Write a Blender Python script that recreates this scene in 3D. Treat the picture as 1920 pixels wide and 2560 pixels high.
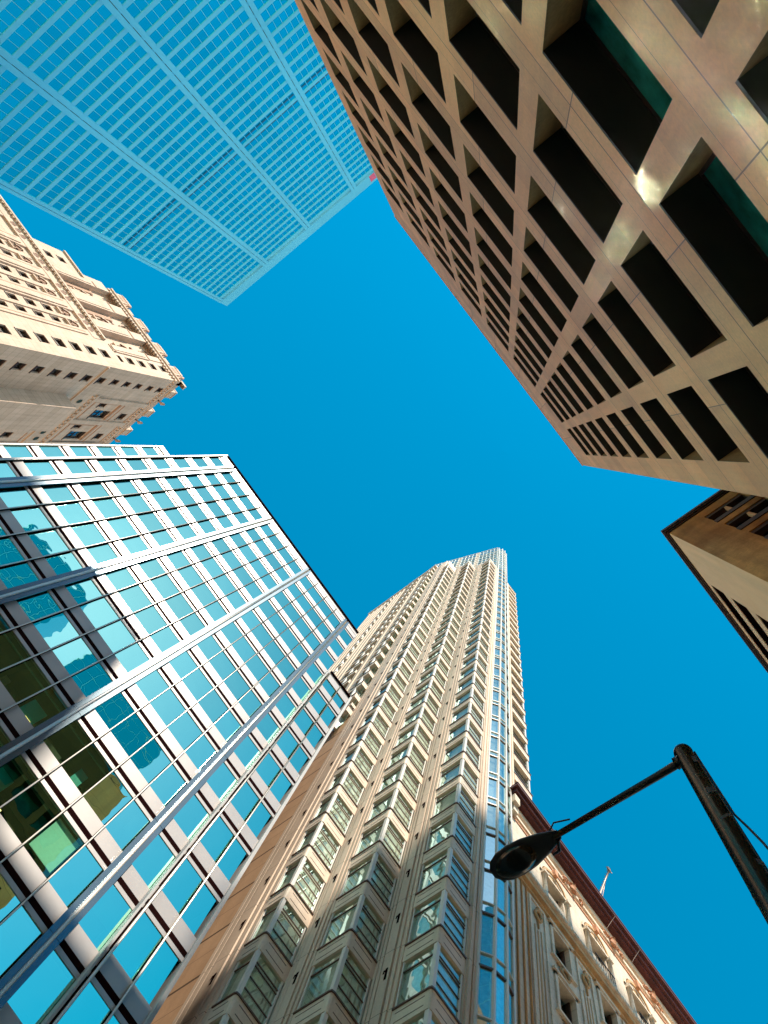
import bpy, math, random
from math import radians, sin, cos, pi
from mathutils import Matrix, Vector
random.seed(7)
for o in list(bpy.data.objects): bpy.data.objects.remove(o)
SC = bpy.context.scene
COL = SC.collection
EYE = 1.6                      # heights below are measured from the lens, 1.6 m above the pavement

# ------------------------------------------------------------------ camera
R0 = Vector((0.5956729236, -0.7882807742, 0.1542309606))      # image right
R1 = Vector((0.8026633006, 0.5913714657, -0.0775333180))      # image down
R2 = Vector((-0.0300897653, 0.1699800301, 0.9849880179))      # view direction
cd = bpy.data.cameras.new('camera'); cam = bpy.data.objects.new('camera', cd); COL.objects.link(cam)
M = Matrix(((R0.x, -R1.x, -R2.x, 0), (R0.y, -R1.y, -R2.y, 0), (R0.z, -R1.z, -R2.z, EYE), (0, 0, 0, 1)))
cam.matrix_world = M
cd.sensor_fit = 'HORIZONTAL'; cd.sensor_width = 36.0; cd.lens = 36.0 * 1923 / 1920
cd.clip_start = 0.05; cd.clip_end = 5000
SC.camera = cam

# ------------------------------------------------------------------ sky, sun, exposure
SUN = Vector((-0.20, -0.60, 1.0)).normalized()
w = bpy.data.worlds.new('World'); SC.world = w; w.use_nodes = True
nt = w.node_tree; nt.nodes.clear()
sky = nt.nodes.new('ShaderNodeTexSky'); sky.sky_type = 'NISHITA'; sky.sun_disc = False
sky.sun_elevation = math.asin(SUN.z); sky.sun_rotation = math.atan2(SUN.x, SUN.y)
sky.air_density = 1.0; sky.dust_density = 0.3; sky.ozone_density = 2.2
hs = nt.nodes.new('ShaderNodeHueSaturation'); hs.inputs['Hue'].default_value = 0.468
hs.inputs['Saturation'].default_value = 1.62; hs.inputs['Value'].default_value = 1.0
bg = nt.nodes.new('ShaderNodeBackground'); bg.inputs['Strength'].default_value = 0.104
wo = nt.nodes.new('ShaderNodeOutputWorld')
nt.links.new(sky.outputs[0], hs.inputs['Color']); nt.links.new(hs.outputs[0], bg.inputs[0]); nt.links.new(bg.outputs[0], wo.inputs[0])
sl = bpy.data.lights.new('sun', 'SUN'); sl.energy = 4.7; sl.angle = radians(0.5); sl.color = (1.0, 0.88, 0.72)
so = bpy.data.objects.new('sun', sl); COL.objects.link(so); so.location = (0, 0, 300)
so.rotation_euler = SUN.to_track_quat('Z', 'Y').to_euler()
SC.view_settings.view_transform = 'Standard'; SC.view_settings.look = 'None'
SC.view_settings.exposure = 1.0; SC.view_settings.gamma = 1.0
cy = SC.cycles
cy.max_bounces = 8; cy.diffuse_bounces = 4; cy.glossy_bounces = 4; cy.transparent_max_bounces = 8
cy.use_denoising = True; cy.sample_clamp_indirect = 0.0; cy.blur_glossy = 0.3

# ------------------------------------------------------------------ materials
def new_mat(name):
    m = bpy.data.materials.new(name); m.use_nodes = True
    return m, m.node_tree, m.node_tree.nodes['Principled BSDF']
def ramp(n, l, src, stops):
    r = n.nodes.new('ShaderNodeValToRGB')
    e = r.color_ramp.elements
    while len(e) < len(stops): e.new(0.5)
    for k, (p, c) in enumerate(stops): e[k].position = p; e[k].color = (*c, 1)
    n.links.new(src, r.inputs[0]); return r.outputs[0]
def coords(n, scale=(1, 1, 1)):
    g = n.nodes.new('ShaderNodeNewGeometry'); mp = n.nodes.new('ShaderNodeMapping')
    mp.inputs['Scale'].default_value = scale; n.links.new(g.outputs['Position'], mp.inputs[0]); return mp.outputs[0]
def noise(n, vec, scale, detail=6, rough=0.6):
    t = n.nodes.new('ShaderNodeTexNoise'); t.inputs['Scale'].default_value = scale; t.inputs['Detail'].default_value = detail
    t.inputs['Roughness'].default_value = rough; n.links.new(vec, t.inputs['Vector']); return t.outputs[0]
def mix(n, a, b, f, mode='MIX'):
    x = n.nodes.new('ShaderNodeMix'); x.data_type = 'RGBA'; x.blend_type = mode
    for s, v in ((0, f), (6, a), (7, b)):
        if isinstance(v, (int, float)): x.inputs[s].default_value = v
        elif isinstance(v, tuple): x.inputs[s].default_value = (*v, 1)
        else: n.links.new(v, x.inputs[s])
    return x.outputs[2]
def math_(n, op, a, b=None, c=None):
    x = n.nodes.new('ShaderNodeMath'); x.operation = op
    for k, v in enumerate((a, b, c)):
        if v is None: continue
        if isinstance(v, (int, float)): x.inputs[k].default_value = v
        else: n.links.new(v, x.inputs[k])
    return x.outputs[0]
def groove(n, comp, period, offset, width, soft=None):
    """1 on a line every `period` metres along a world axis"""
    a = math_(n, 'ADD', comp, -offset); a = math_(n, 'DIVIDE', a, period); a = math_(n, 'FRACT', a)
    a = math_(n, 'SUBTRACT', a, 0.5); a = math_(n, 'ABSOLUTE', a)
    return math_(n, 'GREATER_THAN', a, 0.5 - 0.5 * width / period)
def sep(n):
    g = n.nodes.new('ShaderNodeNewGeometry'); s = n.nodes.new('ShaderNodeSeparateXYZ'); n.links.new(g.outputs['Position'], s.inputs[0])
    return s.outputs
def stone(name, c1, c2, rough=0.75, scale=0.6, grain=0.25, streak=0.35, bump=0.15, joints=None, spec=0.3, blotch=None, slabs=None):
    m, n, p = new_mat(name)
    v = coords(n)
    col = ramp(n, None, noise(n, v, scale, 5), [(0.32, c2), (0.68, c1)])
    fine = ramp(n, None, noise(n, v, 14, 4), [(0.3, (1 - grain,) * 3), (0.7, (1 + grain * .3,) * 3)])
    col = mix(n, col, fine, 1.0, 'MULTIPLY')
    st = ramp(n, None, noise(n, coords(n, (1.3, 1.3, 0.08)), 1.6, 5), [(0.35, (1 - streak,) * 3), (0.6, (1, 1, 1))])
    col = mix(n, col, st, 1.0, 'MULTIPLY')
    if slabs:      # every slab its own tone
        ax, pw, po, ph, zo, amt = slabs; s = sep(n)
        c3 = n.nodes.new('ShaderNodeCombineXYZ')
        row = math_(n, 'FLOOR', math_(n, 'DIVIDE', math_(n, 'ADD', s[2], -zo), ph))
        n.links.new(math_(n, 'FLOOR', math_(n, 'DIVIDE', math_(n, 'ADD', s[ax], -po), pw)), c3.inputs[0]); n.links.new(row, c3.inputs[1])
        wn = n.nodes.new('ShaderNodeTexWhiteNoise'); n.links.new(c3.outputs[0], wn.inputs['Vector'])
        col = mix(n, col, ramp(n, None, wn.outputs['Value'], [(0.0, (1 - amt, 1 - amt * 1.1, 1 - amt * 1.3)), (1.0, (1, 1, 1))]), 1.0, 'MULTIPLY')
    if blotch:
        b = ramp(n, None, noise(n, coords(n, (0.35, 0.35, 0.22)), 1.1, 3, .5), [(0.45, (1, 1, 1)), (0.62, blotch)])
        col = mix(n, col, b, 1.0, 'MULTIPLY')
    if joints:
        s = sep(n); msk = None
        for ax, per, off, wd in joints:
            g = groove(n, s[ax], per, off, wd)
            msk = g if msk is None else math_(n, 'MAXIMUM', msk, g)
        col = mix(n, col, (c2[0] * .22, c2[1] * .2, c2[2] * .18), msk)
    n.links.new(col, p.inputs['Base Color']); p.inputs['Roughness'].default_value = rough
    p.inputs['Specular IOR Level'].default_value = spec
    b = n.nodes.new('ShaderNodeBump'); b.inputs['Strength'].default_value = bump; b.inputs['Distance'].default_value = 0.02
    n.links.new(noise(n, v, 22, 4), b.inputs['Height']); n.links.new(b.outputs[0], p.inputs['Normal'])
    return m
def plain(name, c, rough=0.5, metallic=0.0, var=0.12, scale=1.5, spec=0.5, bump=0.0):
    m, n, p = new_mat(name)
    col = ramp(n, None, noise(n, coords(n), scale, 5), [(0.3, tuple(x * (1 - var) for x in c)), (0.7, tuple(min(1, x * (1 + var)) for x in c))])
    n.links.new(col, p.inputs['Base Color']); p.inputs['Roughness'].default_value = rough
    p.inputs['Metallic'].default_value = metallic; p.inputs['Specular IOR Level'].default_value = spec
    if bump:
        b = n.nodes.new('ShaderNodeBump'); b.inputs['Strength'].default_value = bump; b.inputs['Distance'].default_value = 0.01
        n.links.new(noise(n, coords(n), 6, 4), b.inputs['Height']); n.links.new(b.outputs[0], p.inputs['Normal'])
    return m
def mirror(name, c, dark, rough=0.02, base=0.75, wave=0.02, wscale=0.5, var=0.25):
    """tinted window glass: reflects the sky, shows dark rooms and blinds behind"""
    m = bpy.data.materials.new(name); m.use_nodes = True; n = m.node_tree; n.nodes.clear()
    o = n.nodes.new('ShaderNodeOutputMaterial'); ms = n.nodes.new('ShaderNodeMixShader')
    gl = n.nodes.new('ShaderNodeBsdfGlossy'); gl.inputs['Roughness'].default_value = rough
    tr = n.nodes.new('ShaderNodeBsdfTransparent'); tr.inputs['Color'].default_value = (*dark, 1)
    isl = n.nodes.new('ShaderNodeNewGeometry')
    cc = ramp(n, None, isl.outputs['Random Per Island'], [(0.0, tuple(x * (1 - var) for x in c)), (1.0, c)])
    n.links.new(cc, gl.inputs['Color'])
    b = n.nodes.new('ShaderNodeBump'); b.inputs['Strength'].default_value = wave; b.inputs['Distance'].default_value = 1.0
    n.links.new(noise(n, coords(n), wscale, 2), b.inputs['Height']); n.links.new(b.outputs[0], gl.inputs['Normal'])
    ms.inputs[0].default_value = base
    n.links.new(tr.outputs[0], ms.inputs[1]); n.links.new(gl.outputs[0], ms.inputs[2]); n.links.new(ms.outputs[0], o.inputs[0])
    return m

M_brown = stone('brown_granite', (1.0, 0.47, 0.17), (0.93, 0.37, 0.11), 0.55, 0.5, 0.14, 0.14, 0.12,
                joints=[(2, 3.7164, EYE + 57 * (0.860 - 0.0652 * 11) + 0.42, 0.03), (2, 3.7164, EYE + 57 * (0.860 - 0.0652 * 11) + 1.02, 0.012), (0, 2.68, -0.9, 0.02)], spec=0.5, slabs=(0, 2.68, -0.9, 1.8582, EYE + 57 * (0.860 - 0.0652 * 11) + 0.42, 0.22))
M_reveal = stone('shade_toned_reveal', (0.40, 0.23, 0.09), (0.28, 0.15, 0.055), 0.7, 0.8, 0.25, 0.3, 0.1)  # shade of the reveals put into a darker copy of the granite
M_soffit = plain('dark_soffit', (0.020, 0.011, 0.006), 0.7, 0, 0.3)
M_glassB = plain('dark_teal_glass', (0.02, 0.30, 0.27), 0.08, 0, 0.6, 1.6, 0.8)  # teal light in the panes put into the base colour
M_black = plain('black_gap', (0.012, 0.004, 0.004), 1.0, spec=0.0)
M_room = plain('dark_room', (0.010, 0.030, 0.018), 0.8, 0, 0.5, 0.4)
M_glassG = mirror('cyan_glass', (0.50, 1.0, 0.78), (0.10, 0.5, 0.5), 0.0, 0.90, 0.007, 0.6, 0.16)
M_teal = plain('teal_partition', (0.02, 0.35, 0.38), 0.6)
M_green = plain('green_grey_board', (0.10, 0.20, 0.15), 0.8)
M_darkrefl = mirror('dark_reflection_glass', (0.30, 0.80, 0.62), (0.45, 0.75, 0.60), 0.0, 0.20, 0.007, 0.6, 0.3)  # less mirrored copy of the cyan panes, stands in for a dark reflection
M_blind = plain('window_blind', (0.75, 0.85, 0.80), 0.8, 0, 0.05, 8)
M_panel = plain('silver_panel', (0.37, 0.35, 0.35), 0.36, 0.12, 0.06, 0.7, 0.45, 0.02)
M_matte = plain('matte_grey_metal', (0.36, 0.37, 0.39), 0.7, 0, 0.06)
M_fin = plain('brushed_fin', (0.085, 0.13, 0.165), 0.26, 0.75, 0.08, 1.0)
M_rail = plain('polished_rail', (0.58, 0.53, 0.48), 0.35, 0.4, 0.05)
M_cream = stone('cream_precast', (0.70, 0.565, 0.45), (0.62, 0.49, 0.385), 0.7, 0.25, 0.12, 0.16, 0.06,
                joints=[(2, 3.2, EYE + 26.0, 0.025)])
M_creampanel = stone('cream_spandrel', (0.73, 0.605, 0.49), (0.67, 0.55, 0.44), 0.65, 0.4, 0.10, 0.12, 0.05)
M_edge = plain('brown_edge_trim', (0.11, 0.06, 0.04), 0.5)
M_post = plain('white_post', (0.66, 0.64, 0.61), 0.45, 0.0, 0.05)
M_glassT = mirror('tower_glass', (0.66, 0.95, 0.93), (0.92, 0.95, 0.88), 0.01, 0.42, 0.012, 0.6, 0.2)
M_glassC2 = mirror('pale_column_glass', (0.72, 1.0, 1.0), (0.75, 0.85, 0.85), 0.01, 0.6, 0.004, 0.5, 0.25)
M_cur = plain('inner_plaster', (0.42, 0.44, 0.36), 0.9, 0, 0.35, 3.0)
M_drape = plain('pale_curtain', (0.86, 0.82, 0.74), 0.9, 0, 0.25, 5.0)
M_tan = stone('tan_brick', (0.58, 0.37, 0.225), (0.50, 0.31, 0.18), 0.8, 0.5, 0.10, 0.12, 0.08,
              joints=[(2, 3.2, EYE + 26.0, 0.17), (2, 3.2, EYE + 27.7, 0.025)])
M_blue = plain('steel_cladding', (0.13, 0.57, 0.80), 0.5, 0, 0.07, 0.03)  # blue haze of distance put into the cladding colour
M_glassBl = mirror('blue_tower_glass', (0.06, 1.0, 1.0), (0.02, 0.08, 0.1), 0.02, 0.97, 0.02, 0.6, 0.14)
M_mull = plain('pale_mullion', (0.22, 0.60, 0.66), 0.4, 0.2)
M_lime = stone('limestone', (0.67, 0.50, 0.39), (0.60, 0.44, 0.335), 0.8, 0.35, 0.12, 0.14, 0.10,
               joints=[(2, 1.4, EYE, 0.03)], slabs=(0, 2.3, 0.2, 1.4, EYE, 0.12))
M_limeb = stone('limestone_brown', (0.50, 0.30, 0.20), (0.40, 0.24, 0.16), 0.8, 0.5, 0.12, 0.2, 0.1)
M_glassC = mirror('old_window_glass', (0.55, 0.75, 0.85), (0.5, 0.5, 0.5), 0.05, 0.55, 0.05)
M_frame = plain('dark_frame', (0.045, 0.02, 0.015), 0.5)
M_old = stone('old_limestone', (0.80, 0.69, 0.56), (0.69, 0.60, 0.50), 0.8, 0.6, 0.12, 0.22, 0.12,
              joints=[(2, 0.62, EYE + 0.1, 0.012)], slabs=(0, 1.1, 0, 0.62, EYE + 0.1, 0.12))
M_oldcap = stone('ochre_limestone', (0.62, 0.40, 0.20), (0.48, 0.31, 0.17), 0.8, 0.8, 0.15, 0.25, 0.12)
M_terra = plain('terracotta_carving', (0.50, 0.24, 0.13), 0.8, 0, 0.35, 6)
M_corn = plain('oxblood_cornice', (0.075, 0.014, 0.013), 0.6, 0, 0.35, 1.2, 0.4, 0.1)
M_ovald = plain('shaded_brown_carving', (0.16, 0.06, 0.03), 0.8, 0, 0.3, 6)  # recess shade of the frieze ovals put into the colour
M_iron = plain('black_iron', (0.022, 0.015, 0.013), 0.42, 0.0)
M_small = stone('stained_sandstone', (1.0, 0.56, 0.22), (0.60, 0.29, 0.09), 0.75, 0.5, 0.2, 0.30, 0.12, blotch=(0.75, 0.6, 0.4))
M_small2 = stone('smooth_sandstone', (1.0, 0.60, 0.36), (0.95, 0.53, 0.29), 0.7, 0.4, 0.08, 0.12, 0.05)
M_city = plain('pale_city_ground', (0.62, 0.45, 0.30), 0.95, 0, 0.25, 0.02)
M_asph = plain('asphalt', (0.055, 0.055, 0.055), 0.9, 0, 0.3, 4)
M_pave = stone('pavement_concrete', (0.46, 0.43, 0.39), (0.38, 0.36, 0.33), 0.9, 0.8, 0.2, 0.0, 0.1, joints=[(0, 1.5, 0, 0.02), (1, 1.5, 0, 0.02)])
M_line = plain('road_paint', (0.75, 0.75, 0.72), 0.7)
M_pink = plain('pink_fringe', (0.75, 0.12, 0.2), 0.5)
M_mast = plain('mast_metal', (0.25, 0.19, 0.16), 0.5, 0.5)
M_lens = plain('lamp_lens', (0.018, 0.011, 0.004), 0.14, 0, 0.4, 6)
M_amber = bpy.data.materials.new('lit_ceiling_lamp'); M_amber.use_nodes = True
_p = M_amber.node_tree.nodes['Principled BSDF']; _p.inputs['Emission Color'].default_value = (1, 0.55, 0.16, 1); _p.inputs['Emission Strength'].default_value = 2.2
# painted steel of the street lamp, with worn sticker patches
M_pole, _n, _p = new_mat('worn_black_pole')
_v = coords(_n, (1, 1, 0.8))
_c = ramp(_n, None, noise(_n, _v, 3.2, 2, .4), [(0.60, (0.010, 0.009, 0.010)), (0.62, (0.06, 0.055, 0.05)), (0.66, (0.03, 0.025, 0.022)), (0.69, (0.012, 0.010, 0.010))])
_n.links.new(_c, _p.inputs['Base Color']); _p.inputs['Roughness'].default_value = 0.26; _p.inputs['Specular IOR Level'].default_value = 0.8
_b = _n.nodes.new('ShaderNodeBump'); _b.inputs['Strength'].default_value = 0.3; _b.inputs['Distance'].default_value = 0.004
_n.links.new(_c, _b.inputs['Height']); _n.links.new(_b.outputs[0], _p.inputs['Normal'])

# ------------------------------------------------------------------ mesh helpers
class MB:
    def __init__(s): s.v = []; s.f = []; s.m = []; s.sm = []
    def quad(s, pts, mi=0, smooth=False):
        b = len(s.v); s.v += [tuple(p) for p in pts]; s.f.append(tuple(range(b, b + len(pts)))); s.m.append(mi); s.sm.append(smooth)
    def box(s, x0, x1, y0, y1, z0, z1, mi=0):
        if x0 > x1: x0, x1 = x1, x0
        if y0 > y1: y0, y1 = y1, y0
        if z0 > z1: z0, z1 = z1, z0
        b = len(s.v)
        s.v += [(x0, y0, z0), (x1, y0, z0), (x1, y1, z0), (x0, y1, z0), (x0, y0, z1), (x1, y0, z1), (x1, y1, z1), (x0, y1, z1)]
        for f in ((0, 3, 2, 1), (4, 5, 6, 7), (0, 1, 5, 4), (1, 2, 6, 5), (2, 3, 7, 6), (3, 0, 4, 7)):
            s.f.append(tuple(b + k for k in f)); s.m.append(mi); s.sm.append(False)
    def fbox(s, P, u0, u1, h0, h1, d0, d1, mi=0):
        """box given in facade coordinates (along, height, depth inwards)"""
        a = P(u0, h0, d0); b = P(u1, h1, d1); s.box(a[0], b[0], a[1], b[1], a[2], b[2], mi)
    def prism(s, poly, z0, z1, mi=0, cap=True):
        n = len(poly); b = len(s.v)
        s.v += [(x, y, z0) for x, y in poly] + [(x, y, z1) for x, y in poly]
        for k in range(n):
            j = (k + 1) % n; s.f.append((b + k, b + j, b + n + j, b + n + k)); s.m.append(mi); s.sm.append(False)
        if cap:
            s.f.append(tuple(b + k for k in range(n))[::-1]); s.f.append(tuple(b + n + k for k in range(n))); s.m += [mi] * 2; s.sm += [False] * 2
    def sweep(s, pts, radii, seg=10, mi=0, cap=True):
        """tube through pts with radii"""
        rings = []; pts = [Vector(p) for p in pts]
        if not isinstance(radii, (list, tuple)): radii = [radii] * len(pts)
        for k, p in enumerate(pts):
            t = (pts[min(k + 1, len(pts) - 1)] - pts[max(k - 1, 0)]).normalized()
            a = t.cross(Vector((0.31, 0.17, 0.93)) if abs(t.z) < .9 else Vector((1, 0, 0))).normalized(); c = t.cross(a)
            b = len(s.v); rings.append(b)
            for q in range(seg):
                th = 2 * pi * q / seg; s.v.append(tuple(p + (a * cos(th) + c * sin(th)) * radii[k]))
        for k in range(len(rings) - 1):
            for q in range(seg):
                j = (q + 1) % seg; s.f.append((rings[k] + q, rings[k] + j, rings[k + 1] + j, rings[k + 1] + q)); s.m.append(mi); s.sm.append(True)
        if cap:
            s.f.append(tuple(rings[0] + q for q in range(seg))); s.f.append(tuple(rings[-1] + q for q in range(seg))[::-1]); s.m += [mi] * 2; s.sm += [False] * 2
    def wall(s, P, u0, u1, h0, h1, holes, depth, mi=0, rm=None):
        """sheet with rectangular holes and their reveals"""
        rm = mi if rm is None else rm
        us = sorted({u0, u1} | {round(v, 4) for q in holes for v in q[:2] if u0 < v < u1})
        hs_ = sorted({h0, h1} | {round(v, 4) for q in holes for v in q[2:] if h0 < v < h1})
        for a, b in zip(us, us[1:]):
            cu = (a + b) / 2; run = None
            colh = [q for q in holes if q[0] < cu < q[1]]
            for c, d in zip(hs_, hs_[1:]):
                ch = (c + d) / 2
                inside = any(q[2] < ch < q[3] for q in colh)
                if not inside: run = (run[0], d) if run else (c, d)
                if (inside or d == hs_[-1]) and run:
                    s.quad([P(a, run[0], 0), P(b, run[0], 0), P(b, run[1], 0), P(a, run[1], 0)], mi); run = None
        for a, b, c, d in holes:
            for q in ([(a, c), (b, c)], [(b, c), (b, d)], [(b, d), (a, d)], [(a, d), (a, c)]):
                (x0, y0), (x1, y1) = q
                s.quad([P(x0, y0, 0), P(x1, y1, 0), P(x1, y1, depth), P(x0, y0, depth)], rm)
    def build(s, name, mats, parent=None, label=None):
        me = bpy.data.meshes.new(name)
        off = Vector((0, 0, EYE))
        q = parent
        while q is not None: off -= q.location; q = q.parent
        me.from_pydata([(a + off.x, b + off.y, c + off.z) for a, b, c in s.v], [], s.f)
        if not isinstance(mats, (list, tuple)): mats = [mats]
        for m in mats: me.materials.append(m)
        me.polygons.foreach_set('material_index', s.m); me.polygons.foreach_set('use_smooth', s.sm); me.update()
        o = bpy.data.objects.new(name, me); COL.objects.link(o)
        if parent: o.parent = parent
        if label: o['label'] = label
        return o
def thing(name, label, cat, loc, group=None):
    o = bpy.data.objects.new(name, None); COL.objects.link(o); o.location = loc; o['label'] = label; o['category'] = cat
    o.empty_display_size = 0.2
    if group: o['group'] = group
    return o
def FY(Y, out=-1):   # facade on plane y=Y whose outside is towards -y (out=-1) or +y
    return lambda u, h, d: (u, Y - out * d, h)
def FX(X, out=-1):
    return lambda u, h, d: (X - out * d, u, h)
class Limit:
    """first 100 of a kind as parts, the rest gathered into one part"""
    def __init__(s, name, mats, parent, n=100): s.name, s.mats, s.parent, s.n, s.k, s.rest = name, mats, parent, n, 0, MB()
    def get(s):
        s.k += 1
        if s.k <= s.n: return MB()
        return s.rest
    def done(s, mb):
        if mb is not s.rest: return mb.build(s.name, s.mats, s.parent)
    def finish(s):
        if s.rest.f: o = s.rest.build(s.name + '_rows', s.mats, s.parent); o['kind'] = 'stuff'

G0 = -EYE      # ground in lens-relative heights

# ------------------------------------------------------------------ ground
m = MB(); m.quad([(-3000, -3000, G0 - 0.15), (3000, -3000, G0 - 0.15), (3000, 3000, G0 - 0.15), (-3000, 3000, G0 - 0.15)])
g = m.build('ground', M_city); g['kind'] = 'structure'
m = MB(); m.box(-300, 300, 1.6, 8.8, G0 - .2, G0 - .148); g = m.build('road', M_asph); g['kind'] = 'structure'
m = MB(); m.box(-140, 7.1, -3.85, 1.6, G0 - 0.146, G0); m.box(7.1, 60, -3.5, 1.6, G0 - 0.146, G0)
m.box(-140, 60, 8.8, 18.4, G0 - 0.146, G0)
g = m.build('pavement', M_pave); g['kind'] = 'structure'
m = MB()
for k in range(-20, 12): m.box(k * 5, k * 5 + 2.2, 5.1, 5.22, G0 - 0.147, G0 - 0.142)
g = m.build('road_marking', M_line); g['kind'] = 'structure'

# ------------------------------------------------------------------ brown gridded office block
def brown_block():
    H = 57.0; Y = -3.85; P = FY(Y, 1)
    t = thing('office_block', 'brown granite office block with a grid of deep dark openings, top right', 'building', (-7.2, -14, 0))
    L = [-.3068, -.2624, -.2156, -.1700, -.1229, -.0756, -.0268, .0212]; Rr = [-.2755, -.2273, -.1801, -.1327, -.0845, -.0362, .0121, .0561]
    L = [v * H for v in L]; Rr = [v * H for v in Rr]
    x0, x1 = -.325 * H, .0727 * H
    tops = [H * (.860 - .0652 * j) for j in range(13)]; oh = .0427 * H
    holes = [(L[k], Rr[k], tp - oh, tp) for tp in tops for k in range(8)]
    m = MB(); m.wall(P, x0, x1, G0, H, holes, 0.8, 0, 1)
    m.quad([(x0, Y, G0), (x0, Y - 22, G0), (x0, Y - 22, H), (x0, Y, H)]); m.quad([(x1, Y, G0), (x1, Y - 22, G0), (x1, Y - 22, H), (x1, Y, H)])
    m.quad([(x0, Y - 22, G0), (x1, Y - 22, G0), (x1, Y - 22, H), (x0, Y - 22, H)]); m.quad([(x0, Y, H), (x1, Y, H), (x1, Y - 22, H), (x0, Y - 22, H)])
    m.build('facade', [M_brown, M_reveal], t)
    m = MB(); m.box(x0 - .04, x1 + .04, Y - .3, Y + .04, H, H + .12); m.build('coping', M_brown, t)
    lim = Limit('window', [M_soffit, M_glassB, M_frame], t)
    for j in range(12, -1, -1):
        for k in range(7, -1, -1):
            tp = tops[j]; a, b = L[k], Rr[k]
            q = lim.get()
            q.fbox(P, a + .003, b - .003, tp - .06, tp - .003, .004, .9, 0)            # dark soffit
            q.fbox(P, a + .003, b - .003, tp - oh - .3, tp - .07, .86, .90, 0)         # blind back
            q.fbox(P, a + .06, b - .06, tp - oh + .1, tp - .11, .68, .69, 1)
            q.fbox(P, a + .003, a + .06, tp - oh + .003, tp - .07, .64, .72, 2); q.fbox(P, b - .06, b - .003, tp - oh + .003, tp - .07, .64, .72, 2)
            q.fbox(P, a + .06, b - .06, tp - .11, tp - .062, .64, .72, 2)
            lim.done(q)
    lim.finish()
brown_block()

# ------------------------------------------------------------------ stained block on the right
def small_block():
    Y = -3.5; X = 7.04; H = 34.5
    t = thing('corner_block', 'stained sandstone block with a thin dark cornice, at the right edge below the brown grid', 'building', (18, -9, 0))
    PX = FX(X, -1); PY = FY(Y, 1)
    holesX = []; 
    rows = [(31.4 - 2.93 * r, 33.1 - 2.93 * r) for r in range(11)]
    for (a, b) in rows:
        for c in range(4):
            y1 = -4.86 - c * 1.80; holesX.append((y1 - 1.68, y1, a, b))
    holesY = []
    rowsY = [(31.63 - 2.93 * r, 33.56 - 2.93 * r) for r in range(11)]
    for (a, b) in rowsY:
        for c in range(4): holesY.append((9.6 + c * 4.6, 9.6 + c * 4.6 + 4.1, a, b))
    m = MB(); m.wall(PX, -26, Y, G0, H, holesX, .35); m.build('stained_wall', M_small, t)
    m = MB(); m.wall(PY, X, 30, G0, H, holesY, .45)
    m.quad([(30, Y, G0), (30, -26, G0), (30, -26, H), (30, Y, H)]); m.quad([(X, -26, G0), (30, -26, G0), (30, -26, H), (X, -26, H)]); m.quad([(X, Y, H), (30, Y, H), (30, -26, H), (X, -26, H)])
    m.build('street_wall', M_small2, t)
    m = MB(); m.box(X - .13, 30.1, -26, Y + .13, H, H + .15); m.box(X - .18, 30.1, -26, Y + .18, H + .15, H + .48); m.box(X - .06, 30.1, -26, Y + .06, H - .15, H); m.build('cornice', M_frame, t)
    for n_, (P, hl, dp) in enumerate(((PX, holesX, .20), (PY, holesY, .40))):
        for (a, b, c, d) in hl:
            if d < 12: continue
            q = MB(); mid = (a + b) / 2
            if n_ == 0:
                q.fbox(P, a, b, c, d, dp + .05, dp + .08, 0)
                q.fbox(P, a, a + .05, c, d, .1, dp + .04, 1); q.fbox(P, b - .05, b, c, d, .1, dp + .04, 1); q.fbox(P, a + .05, b - .05, d - .35, d, .04, dp + .04, 1)
                q.fbox(P, a - .04, b + .04, c - .5, c, -.04, .3, 1)
                w_ = q.build('window', [M_glassC, M_frame], t)
                q = MB(); q.fbox(P, mid - .05, mid + .05, c, d - .36, .05, dp, 0); q.build('mullion', [M_small2], w_)
            else:
                q.fbox(P, a, b, c, d, dp + .05, dp + .08, 0)
                for u in range(1, 5):
                    uu = a + (b - a) * u / 5; q.fbox(P, uu - .02, uu + .02, c, d, .3, dp, 1)
                q.fbox(P, a, b, d - .25, d - .02, .02, dp, 1); q.fbox(P, a, b, (c + d) / 2 - .02, (c + d) / 2 + .02, .3, dp - .01, 2)
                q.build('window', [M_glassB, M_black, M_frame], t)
small_block()

# ------------------------------------------------------------------ added unseen tower, placed to cast shade from behind the brown block
def rear_tower():
    t = thing('shade_tower', 'added unseen mirror glass tower behind the brown gridded block, shading the street', 'building', (-25, -75, 0))
    m = MB(); lm = MB()
    for (a, b, H) in ((-52, -29, 164.6), (-19, 8, 157.0)):  # blocks sized for the shade they cast, gap lets sun through
        m.box(a + .02, b - .02, -90, -60, G0, H)
        z = 4.0
        while z < H: lm.box(a, b, -60.02, -59.98, z, z + .05); z += 3.9
        x = a
        while x <= b + .1: lm.box(x - .03, x + .03, -59.98, -59.95, G0, H); x += 3.0
    m.box(-29, -19, -88, -62, G0, 60)
    m.build('glazing', mirror('rear_glass', (0.8, 1.0, 1.0), (0.1, 0.2, 0.2), 0.0, 0.97, 0.01), t); lm.build('mullion_grid', M_mull, t)
rear_tower()

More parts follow.
